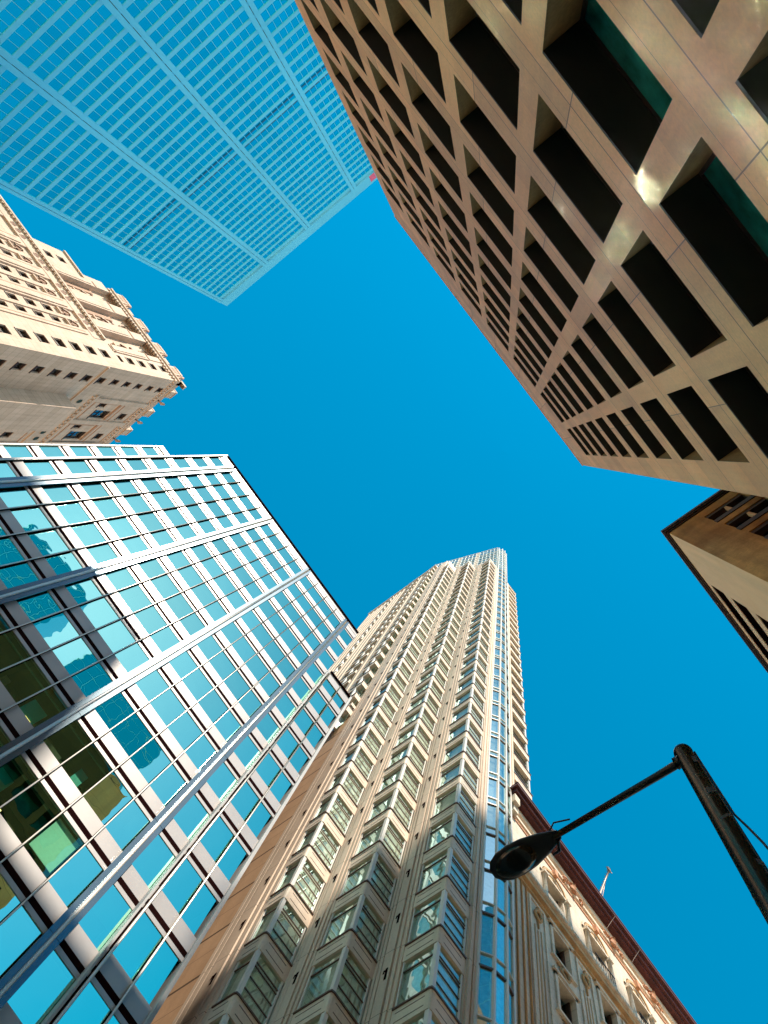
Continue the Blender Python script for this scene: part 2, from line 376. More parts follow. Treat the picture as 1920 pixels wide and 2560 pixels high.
# ------------------------------------------------------------------ cyan glass office building
GF = 3.36; GB0 = 19.39
def glass_building():
    t = thing('glass_building', 'cyan glass office building with silver vertical fins and pale panel bands, at the left edge', 'building', (-5, 30, 0))
    lim = Limit('window', [M_glassG, M_black, M_darkrefl], t, 100)
    body = MB(); gap = MB(); blind = MB()
    def band(mb, P, u0, u1, b, top=False):
        mb.fbox(P, u0, u1, b - .20, b, -.006, .10, 0)                 # lower lip
        a_, c_ = b + .27, b + 1.01          # pale panel, top edge a little proud
        for pts in ([(u0, a_, 0), (u1, a_, 0), (u1, c_, -.02), (u0, c_, -.02)], [(u0, c_, -.02), (u1, c_, -.02), (u1, c_, .1), (u0, c_, .1)], [(u0, a_, 0), (u0, c_, -.02), (u0, c_, .1), (u0, a_, .1)], [(u1, a_, 0), (u1, c_, -.02), (u1, c_, .1), (u1, a_, .1)]):
            mb.quad([P(*p_) for p_ in pts], 0)
    def face(P, u0, u1, htop, off, roomw, seedv, wins=True, k1=12):
        rnd = random.Random(seedv)
        k = -6
        bands = []
        while True:
            b = GB0 + GF * k + off
            if b + 1.5 > htop: break
            bands.append(b); k += 1
        for b in bands: 
            q = MB(); band(q, P, u0, u1, b); q.fbox(P, u0, u1, b, b + .27, -.003, .10, 1)
            q.build('panel_band', [M_panel, M_black], t)
        # room behind
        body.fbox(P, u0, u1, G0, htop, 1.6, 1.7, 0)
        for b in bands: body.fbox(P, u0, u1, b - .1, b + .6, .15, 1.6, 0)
        rows = list(zip(bands, bands[1:]))
        out = []
        for (b, b2) in rows: out.append((b + 1.01, b2 - .20))
        if htop == 50.0: out.append((bands[-1] + 1.01, 48.7))
        return out
    PM = FY(18.5, -1); PR = FY(18.15, -1); PL = FY(22.2, -1)
    pend = []
    fins = [3.45 - 5.19 * k for k in range(4)]
    mods = []
    u = 4.86
    x = 3.45 + 1.30
    xs = sorted([3.45 - 1.2975 * k for k in range(-1, 14)])
    xs = [-13.44] + [v for v in xs if -13.2 < v < 4.6] + [4.86]
    rowsM = face(PM, -13.44, 4.86, 61.6, 0, 0, 1)
    rowsR = face(PR, 4.86, 7.15, 50.0, 0, 0, 2)
    rowsL = face(PL, -17.2, -9.0, 60.6, -.72, 0, 3)
    cells = [(PM, a, b, c, d, 'M') for (c, d) in rowsM for a, b in zip(xs, xs[1:])]
    cells += [(PR, a, b, c, d, 'R') for (c, d) in rowsR for a, b in ((4.9, 6.12), (6.12, 6.98))]
    cells += [(PL, -17.2 + 1.3 * k, -15.9 + 1.3 * k, c, d, 'L') for (c, d) in rowsL for k in range(5)]
    cells.append
    def size(c):   # nearer panes first; those below the picture's edge last
        vis = 0 if (c[0](0, 0, 0)[1] / max(c[4], 1)) < 1.02 else 1
        return (vis, c[4])
    cells.sort(key=size)
    rnd = random.Random(5)
    for (P, a, b, c, d, tag) in cells:
        q = lim.get()
        tx, tz = rnd.gauss(0, .0012), rnd.gauss(0, .0016)
        g0 = .02
        pts = []
        for (uu, hh) in ((a + .02, c), (b - .02, c), (b - .02, d), (a + .02, d)):
            pts.append(P(uu, hh, g0 + tx * (uu - a) * 1.0 + tz * (hh - c)))
        q.quad(pts, 2 if tag == 'M' and b <= 2.2 and d < 26.2 and not (b > .9 and rnd.random() < .4) else 0)  # less mirrored panes where the brown block's dark reflection falls
        q.fbox(P, a - .018, a + .018, c, d, g0 - .015, g0 + .05, 1)
        lim.done(q)
        r = rnd.random(); hq = (c + d) / 2
        pb = .55 if a > 0 else (.12 if a > -8 else .04)
        if hq < 45 and r < pb:
            dr = rnd.choice([.35, .55, .8, 1.0]); side = rnd.choice([0, 0, .4])
            blind.fbox(P, a + .12 + side, b - .08, d - (d - c) * dr, d - .05, .16, .18, 0)
    lim.finish()
    bl = blind.build('blinds', M_blind, t); bl['kind'] = 'stuff'
    # parapet, sides, roof
    pm = MB()
    pm.fbox(PM, -13.44, 4.86, 60.8, 61.45, -.03, .10); pm.fbox(PR, 4.86, 7.15, 48.7, 49.8, -.03, .10)
    pm.box(-13.55, -13.44, 18.4, 36, G0, 61.6)
    pm.box(-17.3, -17.2, 22.1, 36, G0, 60.6); pm.box(4.86, 4.96, 18.72, 36, 50, 61.6); pass
    pm.fbox(PL, -17.2, -13.6, 59.7, 60.55, -.1, .1)
    pm.build('parapet', M_panel, t)
    q = MB(); q.box(4.80, 4.88, 18.12, 18.46, G0, 50.0); q.build('corner_strip', M_matte, t)
    q = MB(); q.box(7.10, 7.25, 18.0, 36, G0, 50.0); q.build('end_strip', M_matte, t)
    for (a, b, c, d, e) in ((-13.44, 4.86, 18.52, 61.4, 61.62), (4.96, 7.1, 18.16, 49.8, 49.95), (-17.2, -13.55, 22.3, 60.4, 60.5)):
        rf = MB(); rf.box(a, b, c, 36, d - .2, d); rf.build('roof', M_black, t)
        if a > -17: rf = MB(); rf.box(a, b, c - .17, c - .01, d + .05, e); rf.build('roof_edge', M_black, t)
    body.build('room_walls', M_room, t)
    # rooms seen through the less mirrored panes
    rm = MB(); rnd2 = random.Random(21)
    for k in range(-3, 3):
        b = GB0 + GF * k
        for i in range(9):
            x = -12.5 + 1.6 * i + rnd2.uniform(-.4, .4); wd = rnd2.uniform(.3, 1.1)
            rm.box(x, x + wd, 19.1, 19.2, b + 1.05, b + 1.05 + rnd2.uniform(.6, 1.9), rnd2.choice([0, 1, 1, 2]))
        rm.box(-13, 2.0, 18.75, 18.8, b + 3.0, b + 3.06, 2)
    o_ = rm.build('room_fittings', [M_ovald, M_teal, M_green], t); o_['kind'] = 'stuff'
    lm = MB()
    for (x, h, wd) in ((-.9, 20.75, .55), (-2.6, 24.1, .3), (-5.4, 20.9, .3)): lm.box(x, x + wd, 18.9, 19.0, h, h + .22)
    lm.build('ceiling_lamp', M_amber, t)
    # fins: two flanges and a round rail with joints
    for x in fins:
        q = MB(); q.box(x - .26, x + .26, 18.30, 18.36, G0 + 6, 60.75); q.box(x - .10, x + .10, 18.36, 18.48, G0 + 6, 60.7, 1)
        z = G0 + 7.4
        while z < 60: q.box(x - .261, x + .261, 18.297, 18.361, z, z + .012, 1); z += GF * 2
        f = q.build('fin', [M_fin, M_black], t)
        r = MB(); r.sweep([(x, 18.27, G0 + 6), (x, 18.27, 60.3)], .065, 10)
        r.build('rail', M_rail, f)
        c = MB(); c.box(x - .06, x + .06, 18.2, 18.3, 60.35, 60.55); c.build('end_bracket', M_black, f)
    tubes = [3.45 - 1.2975 * k for k in range(-0, 14) if k % 4] 
    for x in tubes:
        q = MB(); q.sweep([(x, 18.38, G0 + 6), (x, 18.38, 60.7)], .028, 8); q.box(x - .034, x + .034, 18.41, 18.48, G0 + 6, 60.6, 1)  # black strip behind the rail stands in for its shadow
        q.build('glazing_rail', [M_rail, M_black], t)
    for x in (4.98, 6.12):
        q = MB(); q.sweep([(x, 18.02, G0 + 6), (x, 18.02, 49.5)], .04 if x > 5 else .05, 8); q.box(x - (.07 if x < 5 else .012), x + .012, 18.06, 18.12, G0 + 6, 49.4, 1)  # black backing again as the rail's shadow
        q.build('glazing_rail', [M_rail, M_black], t)
glass_building()

# ------------------------------------------------------------------ cream residential tower
TF = 3.2; TS = 25.96
def tower():
    t = thing('residential_tower', 'tall cream tower with stepped corner bays and a glass crown, at bottom centre', 'building', (13, 24, 0))
    HT = TS + TF * 30 - .3
    ks = list(range(-8, 30))
    # solid core (staircase plan)
    piers = MB()
    core = [(9.06, 34.6), (9.06, 18.35), (9.3, 17.6), (10.6, 17.55), (10.62, 16.0), (10.9, 14.8), (12.12, 14.75), (12.15, 13.2), (12.4, 12.0), (13.54, 11.9), (14.1, 11.85), (18.6, 11.9), (18.6, 20), (14, 34.6)]
    dark = MB(); dark.prism(core, G0, HT - .4); dark.build('inner_wall', M_cur, t)
    # piers as stepped ribs, each its own part
    def xpier(X, y0, y1, h1, label=None):      # faces -x
        q = MB(); n = 4; w_ = (y1 - y0)
        q.box(X + .04, X + .5, y0, y1, G0, h1)
        for a, b, o in ((.00, .10, .06), (.16, .28, .03), (.34, .66, 0.0), (.72, .84, .03), (.90, 1.0, .06)):
            q.box(X + o - .06, X + .04, y0 + w_ * a, y0 + w_ * b, G0, h1)
        p = q.build('pier', M_cream, t)
        return p
    def ones(X, yc, p, kk):
        for k in kk:
            if not -4 <= k < 29: continue
            q = MB(); z = TS + TF * k - .95 - .55
            q.box(X - .075, X - .062, yc - .05, yc + .05, z, z + .6)          # the figure 1
            q.box(X - .075, X - .062, yc + .05, yc + .14, z + .44, z + .54)
            q.box(X - .075, X - .062, yc + .09, yc + .15, z + .36, z + .44)
            q.build('figure_one', M_black, p)
    p1 = xpier(8.96, 18.35, 20.6, HT + 6); ones(8.96, 19.3, p1, ks)
    p2 = xpier(10.5, 16.09, 17.3, HT); ones(10.5, 16.65, p2, ks)
    p3 = xpier(12.02, 13.22, 14.5, HT); ones(12.02, 13.8, p3, ks)
    q = MB(); q.box(13.54, 14.1, 11.62, 12.2, G0, HT - 2); q.box(13.62, 13.78, 11.54, 11.62, G0, HT - 2); q.box(13.9, 14.1, 11.56, 11.62, G0, HT - 2); q.build('pier', M_cream, t)
    # corner bays
    limS = Limit('spandrel', [M_creampanel, M_edge], t); limW = Limit('window', [M_glassT, M_edge, M_post, M_drape], t)
    bays = [(12.06, 11.66, 13.22, 13.54), (10.52, 14.5, 16.09, 12.02), (8.95, 17.3, 18.35, 10.5)]
    for k in ks:
        for (tx, ty, ly, rx) in bays:
            z1 = TS + TF * k; z0 = z1 - .91; zb = z0 - (TF - .91)
            s = limS.get()
            c = .10
            poly = [(tx, ly), (tx, ty + c), (tx + c * .3, ty + c * .3), (tx + c, ty), (rx, ty), (rx, ty + .5), (tx + .5, ly)]
            s.prism(poly, z0 + .05, z1 - .07, 0)
            o = .05
            poly2 = [(tx - o, ly), (tx - o, ty + c), (tx + c * .3 - o, ty + c * .3 - o), (tx + c, ty - o), (rx, ty - o), (rx, ty + .5), (tx + .5, ly)]
            s.prism(poly2, z1 - .07, z1, 1); s.prism(poly, z0, z0 + .05, 0)
            # sunk groove lines on both faces
            for zz in (z0 + .22, z0 + .62):
                s.box(tx + .28, rx - .22, ty - .006, ty + .01, zz, zz + .035, 1); s.box(tx - .006, tx + .01, ty + .25, ly - .14, zz, zz + .035, 1)
            limS.done(s)
            g = limW.get()
            i = .09
            g.quad([(tx + i, ty + i, zb), (rx - .04, ty + i, zb), (rx - .04, ty + i, z0), (tx + i, ty + i, z0)], 0)
            g.quad([(tx + i, ty + i, zb), (tx + i, ly - .02, zb), (tx + i, ly - .02, z0), (tx + i, ty + i, z0)], 0)
            g.quad([(tx + i + .1, ty + i + .09, zb), (rx - .04, ty + i + .09, zb), (rx - .04, ty + i + .09, z0), (tx + i + .1, ty + i + .09, z0)], 3)
            g.quad([(tx + i + .09, ty + i + .1, zb), (tx + i + .09, ly - .02, zb), (tx + i + .09, ly - .02, z0), (tx + i + .09, ty + i + .1, z0)], 3)
            for f in (.22, .46, .70, .78):
                zz = zb + (z0 - zb) * f; g.box(tx + i + .05, rx - .05, ty + i - .04, ty + i - .005, zz, zz + .045, 1)
            zz = zb + (z0 - zb) * .76; g.box(tx + i - .05, tx + i - .005, ty + i + .06, ly - .03, zz, zz + .06, 1)
            g.box(tx + .03, tx + .19, ty + .03, ty + .19, zb, z0, 2)
            g.box(rx - .10, rx - .03, ty + .03, ty + .085, zb, z0, 2)
            g.box(tx + .03, tx + .085, ly - .09, ly - .03, zb, z0, 2)
            limW.done(g)
    limS.finish(); limW.finish()
    # bay roofs
    for (tx, ty, ly, rx) in bays:
        q = MB(); z = TS + TF * 29
        q.prism([(tx - .06, ly), (tx - .06, ty - .06), (rx, ty - .06), (rx, ty + 1.2), (tx + 1.2, ly)], z, z + 1.2); q.build('bay_cap', M_creampanel, t)
    # upper left flank: window strips between ribbed piers
    strips = [(20.6, 22.1), (23.7, 25.9), (28.9, 29.9)]
    X = 8.62
    for (a, b) in ((22.1, 23.7), (25.9, 28.9), (29.9, 34.6)):
        q = MB(); q.box(X, X + .6, a, b, 56.6, HT + 6)
        n = max(3, int((b - a) / .42)); st = (b - a) / n
        for c in range(n):
            if c % 2 == 0: q.box(X - .09, X, a + st * c + .03, a + st * (c + 1) - .03, 56.6, HT + 6)
        q.build('ribbed_pier', M_cream, t)
    for (a, b) in strips:
        q = MB(); g = MB(); pp = MB()
        k = 9
        while TS + TF * k < HT + 5:
            z1 = TS + TF * k + 1.0; q.box(X - .22, X + .5, a + .04, b - .04, z1 - .95, z1); q.box(X - .27, X + .5, a + .02, b - .02, z1 - .08, z1, 1) 
            q.box(X - .24, X + .2, (a + b) / 2 - .10, (a + b) / 2 + .10, z1 - TF, z1 - .95, 2)
            g.box(X + .1, X + .12, a, b, z1 - TF, z1 - .95, 0); k += 1
        o = q.build('strip_spandrels', [M_creampanel, M_edge, M_post], t); g.build('strip_glass', M_glassT, t)
    q = MB(); q.box(8.5, 9.2, 20.6, 34.6, 56.2, 56.7); q.box(8.4, 9.0, 20.4, 34.8, HT + 6, HT + 6.5); q.box(9.2, 13, 18.0, 34.6, HT - .5, HT + 5.9); q.build('setback_ledge', M_creampanel, t)
    # tan brick podium wall
    q = MB(); q.box(8.97, 9.05, 20.6, 34.6, G0, 56.2); q.build('brick_wall', M_tan, t)
    q = MB(); q.box(8.90, 8.98, 20.62, 34.6, 55.9, 56.5); q.build('wall_coping', M_edge, t)
    # rounded glass column, runs up into the crown
    HC = 146.1
    pts = [(14.08, 11.56), (14.56, 11.19), (15.13, 11.06), (15.70, 11.18), (16.15, 11.55)]
    gcol = MB(); fcol = MB()
    z = TS + .2 - TF * 8; fl = []
    while z < HC: fl.append(z); z += TF if z < 120 else 2.2
    for (a, b) in zip(pts, pts[1:]):
        A = Vector((*a, 0)); B = Vector((*b, 0)); nrm = Vector((B.y - A.y, -(B.x - A.x), 0)).normalized()
        for z0, z1 in zip(fl, fl[1:] + [HC]):
            gcol.quad([(A.x, A.y, z0 + .1), (B.x, B.y, z0 + .1), (B.x, B.y, z1), (A.x, A.y, z1)])
    for z0 in fl:
        for zz, th in ((z0, .10), (z0 + .75, .06)) if z0 < 120 else ((z0, .12),):
            o = .05
            outer = [(x + (x - 15.1) * .03, y - o - .01) for x, y in pts]; inner = [(x, y + .03) for x, y in pts][::-1]
            fcol.prism(outer + inner, zz, zz + th, 1 if zz == z0 and z0 < 120 else 0)
    for (x, y) in pts:
        fcol.box(x - .055, x + .055, y - .075, y + .05, G0, HC, 0)
    c = gcol.build('glass_column', M_glassC2, t); fcol.build('column_frame', [M_post, M_edge], c)
    q = MB(); q.prism([(14.15, 11.75), (14.6, 11.45), (15.13, 11.35), (15.65, 11.42), (16.1, 11.75), (16.1, 13), (14.15, 13)], G0, HC); q.build('column_core', M_drape, t)
    # stripe and right shoulder
    q = MB(); q.box(16.15, 16.86, 11.72, 12.3, G0, HT - 2); q.box(16.3, 16.5, 11.66, 11.72, G0, HT - 2); q.box(16.66, 16.86, 11.66, 11.72, G0, HT - 2); q.build('pier', M_cream, t)
    q = MB(); g = MB()
    for k in ks:
        z1 = TS + TF * k; q.box(16.86, 18.64, 11.60, 12.0, z1 - .95, z1 - .07, 0); q.box(16.86, 18.70, 11.55, 12.0, z1 - .07, z1, 1); q.box(18.5, 18.64, 11.66, 11.9, z1 - TF, z1 - .95, 2)
        q.box(17.0, 18.4, 11.594, 11.6, z1 - .4, z1 - .36, 1)
        for f in (.25, .5, .75): q.box(16.9, 18.5, 11.74, 11.8, z1 - TF + 2.25 * f, z1 - TF + 2.25 * f + .06, 1)
        g.box(16.86, 18.5, 11.82, 11.84, z1 - TF, z1 - .95)
    q.build('shoulder_spandrels', [M_creampanel, M_edge, M_post], t); g.build('shoulder_glass', M_glassT, t)
    # glass crown
    A = Vector((13.9, 11.75, 0)); B = Vector((9.6, 23.4, 0)); dv = (B - A); n = 18
    gq = MB(); fq = MB(); nr = Vector((dv.y, -dv.x, 0)).normalized(); nr = -nr if nr.x > 0 else nr
    rows = 11; zb = HT - 1.5; dz = (HC - zb) / rows
    for k in range(n):
        a = A + dv * (k / n); b = A + dv * ((k + 1) / n)
        for r in range(rows): gq.quad([(a.x, a.y, zb + dz * r), (b.x, b.y, zb + dz * r), (b.x, b.y, zb + dz * (r + 1)), (a.x, a.y, zb + dz * (r + 1))], 1 if k in (5, 10) else 0)
        fq.box(a.x - .05, a.x + .02, a.y - .05, a.y + .05, zb, HC)
    for r in range(rows + 1):
        z = zb + dz * r; fq.prism([(A.x - .08, A.y), (B.x - .08, B.y), (B.x, B.y), (A.x, A.y)], z - .09, z + .09)
    c = gq.build('crown_glass', [M_glassC2, M_cream], t); fq.build('crown_frame', M_post, c)
    q = MB(); q.prism([(14.3, 12.1), (16.3, 12.1), (17.5, 20), (14, 26), (10.2, 23.6)], HT - .5, HC - .1); q.build('crown_core', M_cur, t)
tower()

# ------------------------------------------------------------------ old bank building
def old_building():
    Y = 11.4; P = FY(Y, -1); XL = 16.14; XR = 52.0; HW = 42.35
    t = thing('old_building', 'old limestone building with arched top windows and an oxblood cornice, behind the street lamp head', 'building', (34, 22, 0))
    cx = [19.75 + 3.62 * k for k in range(9)]
    hw = .74
    rows = [(37.9 - 3.62 * 0, 40.6)]
    holes = [(c - hw, c + hw, 38.0, 39.25) for c in cx]
    for r in range(10):
        for c in cx: holes.append((c - .62, c + .62, 33.0 - 3.4 * r, 35.0 - 3.4 * r))
    m = MB(); m.wall(P, XL, XR, G0, HW, holes, .45)
    m.quad([(XL, Y, G0), (XL, 34, G0), (XL, 34, HW), (XL, Y, HW)]); m.quad([(XR, Y, G0), (XR, 34, G0), (XR, 34, HW), (XR, Y, HW)]); m.quad([(XL, 34, G0), (XR, 34, G0), (XR, 34, HW), (XL, 34, HW)])
    m.build('street_wall', M_old, t)
    m = MB(); m.quad([(XL, Y, HW + 1.1), (XR, Y, HW + 1.1), (XR, 34, HW + 1.1), (XL, 34, HW + 1.1)]); m.build('roof', M_iron, t)
    # cornice
    q = MB()
    q.box(XL - .1, XR, Y - .12, Y + .3, HW, HW + .22, 1)
    q.box(XL - .2, XR, Y - .45, Y + .3, HW + .22, HW + .42); q.box(XL - .35, XR, Y - .62, Y + .3, HW + .42, HW + .75); q.box(XL - .5, XR, Y - .80, Y + .3, HW + .75, HW + 1.05)
    q.sweep([(XL - .5, Y - .72, HW + 1.0), (XR, Y - .72, HW + 1.0)], .12, 8)
    q.build('cornice', [M_corn, M_old], t)
    q = MB(); q.box(XL, XR, Y - .10, Y, 41.35, 41.6); q.box(XL, XR, Y - .05, Y, 40.95, 41.1, 1); q.box(XL, XR, Y - .16, Y, 42.0, 42.2); q.build('frieze_moulding', [M_old, M_terra], t)
    # belt course with dentils
    q = MB(); q.box(XL - .1, XR, Y - .42, Y, 36.0, 36.3); q.box(XL - .05, XR, Y - .30, Y, 35.6, 36.0, 1); q.box(XL, XR, Y - .12, Y, 35.4, 35.6, 1)
    x = XL
    while x < XR: q.box(x, x + .09, Y - .45, Y - .42, 36.08, 36.18); x += .22
    q.build('belt_course', [M_old, M_oldcap], t)
    q = MB(); q.box(XL - .35, XL + .1, Y - .5, Y + .3, HW - .6, HW + .2); q.box(XL - .2, XL + .2, Y - .3, Y + .2, HW - 1.2, HW - .6); q.build('corner_bracket', M_old, t)
    # arched windows
    for i, c in enumerate(cx):
        q = MB(); seg = 14
        for r0, r1, dp, mi in ((.74, .90, -.06, 0), (.90, 1.06, -.12, 1), (1.12, 1.26, -.08, 0)):
            for s_ in range(seg):
                a0 = pi * s_ / seg; a1 = pi * (s_ + 1) / seg
                for (p_, q_) in ((r0, r1),):
                    f = [(c + p_ * cos(a0), 39.3 + p_ * sin(a0) * .95), (c + q_ * cos(a0), 39.3 + q_ * sin(a0) * .95), (c + q_ * cos(a1), 39.3 + q_ * sin(a1) * .95), (c + p_ * cos(a1), 39.3 + p_ * sin(a1) * .95)]
                    q.quad([(x, Y + dp, z) for x, z in f], mi)
                    q.quad([(f[0][0], Y + dp, f[0][1]), (f[3][0], Y + dp, f[3][1]), (f[3][0], Y, f[3][1]), (f[0][0], Y, f[0][1])], mi)
                    q.quad([(f[1][0], Y + dp, f[1][1]), (f[2][0], Y + dp, f[2][1]), (f[2][0], Y, f[2][1]), (f[1][0], Y, f[1][1])], mi)
        for s_ in range(seg):     # tympanum
            a0 = pi * s_ / seg; a1 = pi * (s_ + 1) / seg
            q.quad([(c, Y - .02, 39.3), (c + .74 * cos(a0), Y - .02, 39.3 + .70 * sin(a0)), (c + .74 * cos(a1), Y - .02, 39.3 + .70 * sin(a1))], 1)
        q.box(c - .12, c + .12, Y - .28, Y, 40.15, 40.65, 2)
        q.box(c - 1.12, c + 1.12, Y - .14, Y, 39.18, 39.32, 0)
        for sgn in (-1, 1):
            x = c + sgn * .98; q.sweep([(x, Y - .1, 36.35), (x, Y - .1, 39.0)], [.13, .11], 8, 0); q.box(x - .17, x + .17, Y - .26, Y, 39.0, 39.18, 0); q.box(x - .16, x + .16, Y - .25, Y, 36.3, 36.45, 0)
        a = q.build('arch_surround', [M_old, M_oldcap, M_terra], t)
        g = MB(); g.box(c - hw, c + hw, Y + .40, Y + .43, 38.0, 39.25, 0); g.box(c - .03, c + .03, Y + .3, Y + .40, 38.0, 39.25, 1); g.box(c - hw, c + hw, Y + .3, Y + .4, 38.6, 38.66, 1)
        g.box(c - hw, c - hw + .08, Y + .28, Y + .4, 38.0, 39.25, 1); g.box(c + hw - .08, c + hw, Y + .28, Y + .4, 38.0, 39.25, 1)
        g.build('window', [M_glassC, M_frame], t)
        # carved cartouche in the frieze between windows
        q = MB(); x0 = c + 1.81
        rnd = random.Random(40 + i)
        for k in range(26):
            u = rnd.uniform(-.85, .85); h = 41.9 - abs(u) * .45 + rnd.uniform(-.22, .16); r = rnd.uniform(.06, .14)
            q.sweep([(x0 + u, Y - .02, h), (x0 + u + rnd.uniform(-.12, .12), Y - .02 - r * 1.1, h + rnd.uniform(-.05, .08)), (x0 + u + .02, Y - .02 - r * 1.5, h)], [r, r * .8, r * .2], 6)
        q.sweep([(x0 - .3, Y - .05, 41.6), (x0, Y - .22, 41.3), (x0 + .3, Y - .05, 41.6)], [.08, .12, .08], 6); q.sweep([(x0, Y, 41.6), (x0, Y - .16, 41.75), (x0, Y - .24, 42.0)], [.22, .2, .1], 8)
        q.build('cartouche', M_terra, t)
    # lower windows with frames
    for r in range(6):
        for i, c in enumerate(cx):
            if i > 5: continue
            a, b = 33.0 - 3.4 * r, 35.0 - 3.4 * r
            q = MB()
            q.box(c - .80, c - .62, Y - .08, Y, a - .1, b + .18); q.box(c + .62, c + .80, Y - .08, Y, a - .1, b + .18); q.box(c - .92, c + .92, Y - .15, Y, b + .18, b + .34); q.box(c - .8, c + .8, Y - .08, Y, b + .0, b + .18) 
            q.box(c - .9, c + .9, Y - .14, Y, a - .24, a - .1)
            q.box(c - .62, c + .62, Y + .40, Y + .43, a, b, 1); q.box(c - .62, c - .54, Y + .2, Y + .4, a, b, 2); q.box(c + .54, c + .62, Y + .2, Y + .4, a, b, 2); q.box(c - .54, c + .54, Y + .3, Y + .4, (a + b) / 2 - .05, (a + b) / 2 + .05, 2)
            q.build('window', [M_old, M_glassC, M_frame], t)
            if r < 4:   # wreath under the sill
                q = MB(); zc = a - .62
                ring = [(c + .27 * cos(2 * pi * k / 14), Y - .09, zc + .30 * sin(2 * pi * k / 14)) for k in range(15)]
                q.sweep(ring, .075, 6); q.sweep([(c - .5, Y - .05, zc + .3), (c - .2, Y - .09, zc + .1)], [.05, .03], 6); q.sweep([(c + .5, Y - .05, zc + .3), (c + .2, Y - .09, zc + .1)], [.05, .03], 6)
                q.sweep([(c, Y - .02, zc), (c, Y - .10, zc)], [.14, .04], 8)
                q.build('wreath', M_oldcap, t)
    # pilasters with a sunk panel and garland
    for i in range(7):
        c = 17.95 + 3.62 * i
        q = MB()
        q.box(c - .62, c - .50, Y - .07, Y, 5, 35.25); q.box(c + .50, c + .62, Y - .07, Y, 5, 35.25); q.box(c - .5, c + .5, Y - .07, Y, 35.1, 35.25); q.box(c - .26, c - .20, Y - .03, Y, 5, 33.4, 1); q.box(c + .20, c + .26, Y - .03, Y, 5, 33.4, 1)
        q.box(c - .04, c + .04, Y - .03, Y, 5, 33.2, 1)
        p = q.build('pilaster', [M_old, M_oldcap], t)
        q = MB(); ring = [(c + .24 * cos(2 * pi * k / 14), Y - .08, 34.25 + .34 * sin(2 * pi * k / 14)) for k in range(15)]
        q.sweep(ring, .07, 6)
        for k in range(5): q.sweep([(c, Y - .02, 34.95 - .09 * k), (c + .05 * (-1) ** k, Y - .10, 34.92 - .09 * k)], [.07, .03], 6)
        for k in range(6): q.sweep([(c, Y - .02, 33.85 - .1 * k), (c, Y - .09, 33.82 - .1 * k)], [.09 - .01 * k, .03], 6)
        q.build('garland', M_oldcap, p)
    # vertical corner rolls at the left
    q = MB()
    for x in (16.32, 16.75, 17.12): q.sweep([(x, Y - .03, G0), (x, Y - .03, 35.4)], .05, 8)
    q.build('corner_rolls', M_oldcap, t)
    # rods tying the cornice
    for (a, b) in (((24.6, 10.58, 43.2), (24.75, 11.3, 42.3)), ((26.9, 10.58, 43.2), (27.05, 11.3, 42.3))):
        q = MB(); q.sweep([a, (a[0] + .02, a[1] - .1, a[2] - .4), b], .018, 6); q.build('tie_rod', M_mast, t)
    # iron balcony rail at the second arch
    for c in (cx[1], cx[2]):
        q = MB(); q.box(c - .8, c + .8, Y - .3, Y - .26, 37.4, 37.45); q.box(c - .8, c + .8, Y - .3, Y - .26, 36.6, 36.65)
        for k in range(9): q.sweep([(c - .78 + .195 * k, Y - .28, 36.4), (c - .78 + .195 * k, Y - .28, 37.42)], .014, 5)
        q.build('balcony_rail', M_iron, t)
    # mast
    r = thing('roof_mast', 'thin metal mast leaning out above the oxblood cornice', 'mast', (23.6, 10.7, EYE + HW + 1.05))
    q = MB(); a = Vector((23.6, 10.75, HW + 1.1)); b = Vector((24.9, 10.25, 47.9)); q.sweep([a, b], [.07, .05], 6)
    for k in range(9):
        p = a.lerp(b, (k + .5) / 10); q.sweep([p + Vector((-.16, 0, 0)), p + Vector((.13, .06, .12))], .02, 5)
    q.sweep([a + Vector((.25, 0, 0)), a.lerp(b, .6)], .03, 5)
    q.build('mast_pole', M_mast, r)
    q = MB(); p = a.lerp(b, .93); q.sweep([p + Vector((-.3, 0, 0)), p + Vector((.3, 0, .1))], .03, 5); q.box(p.x - .12, p.x + .1, p.y - .06, p.y + .06, p.z - .1, p.z + .25); q.build('fixture', M_mast, r)
old_building()

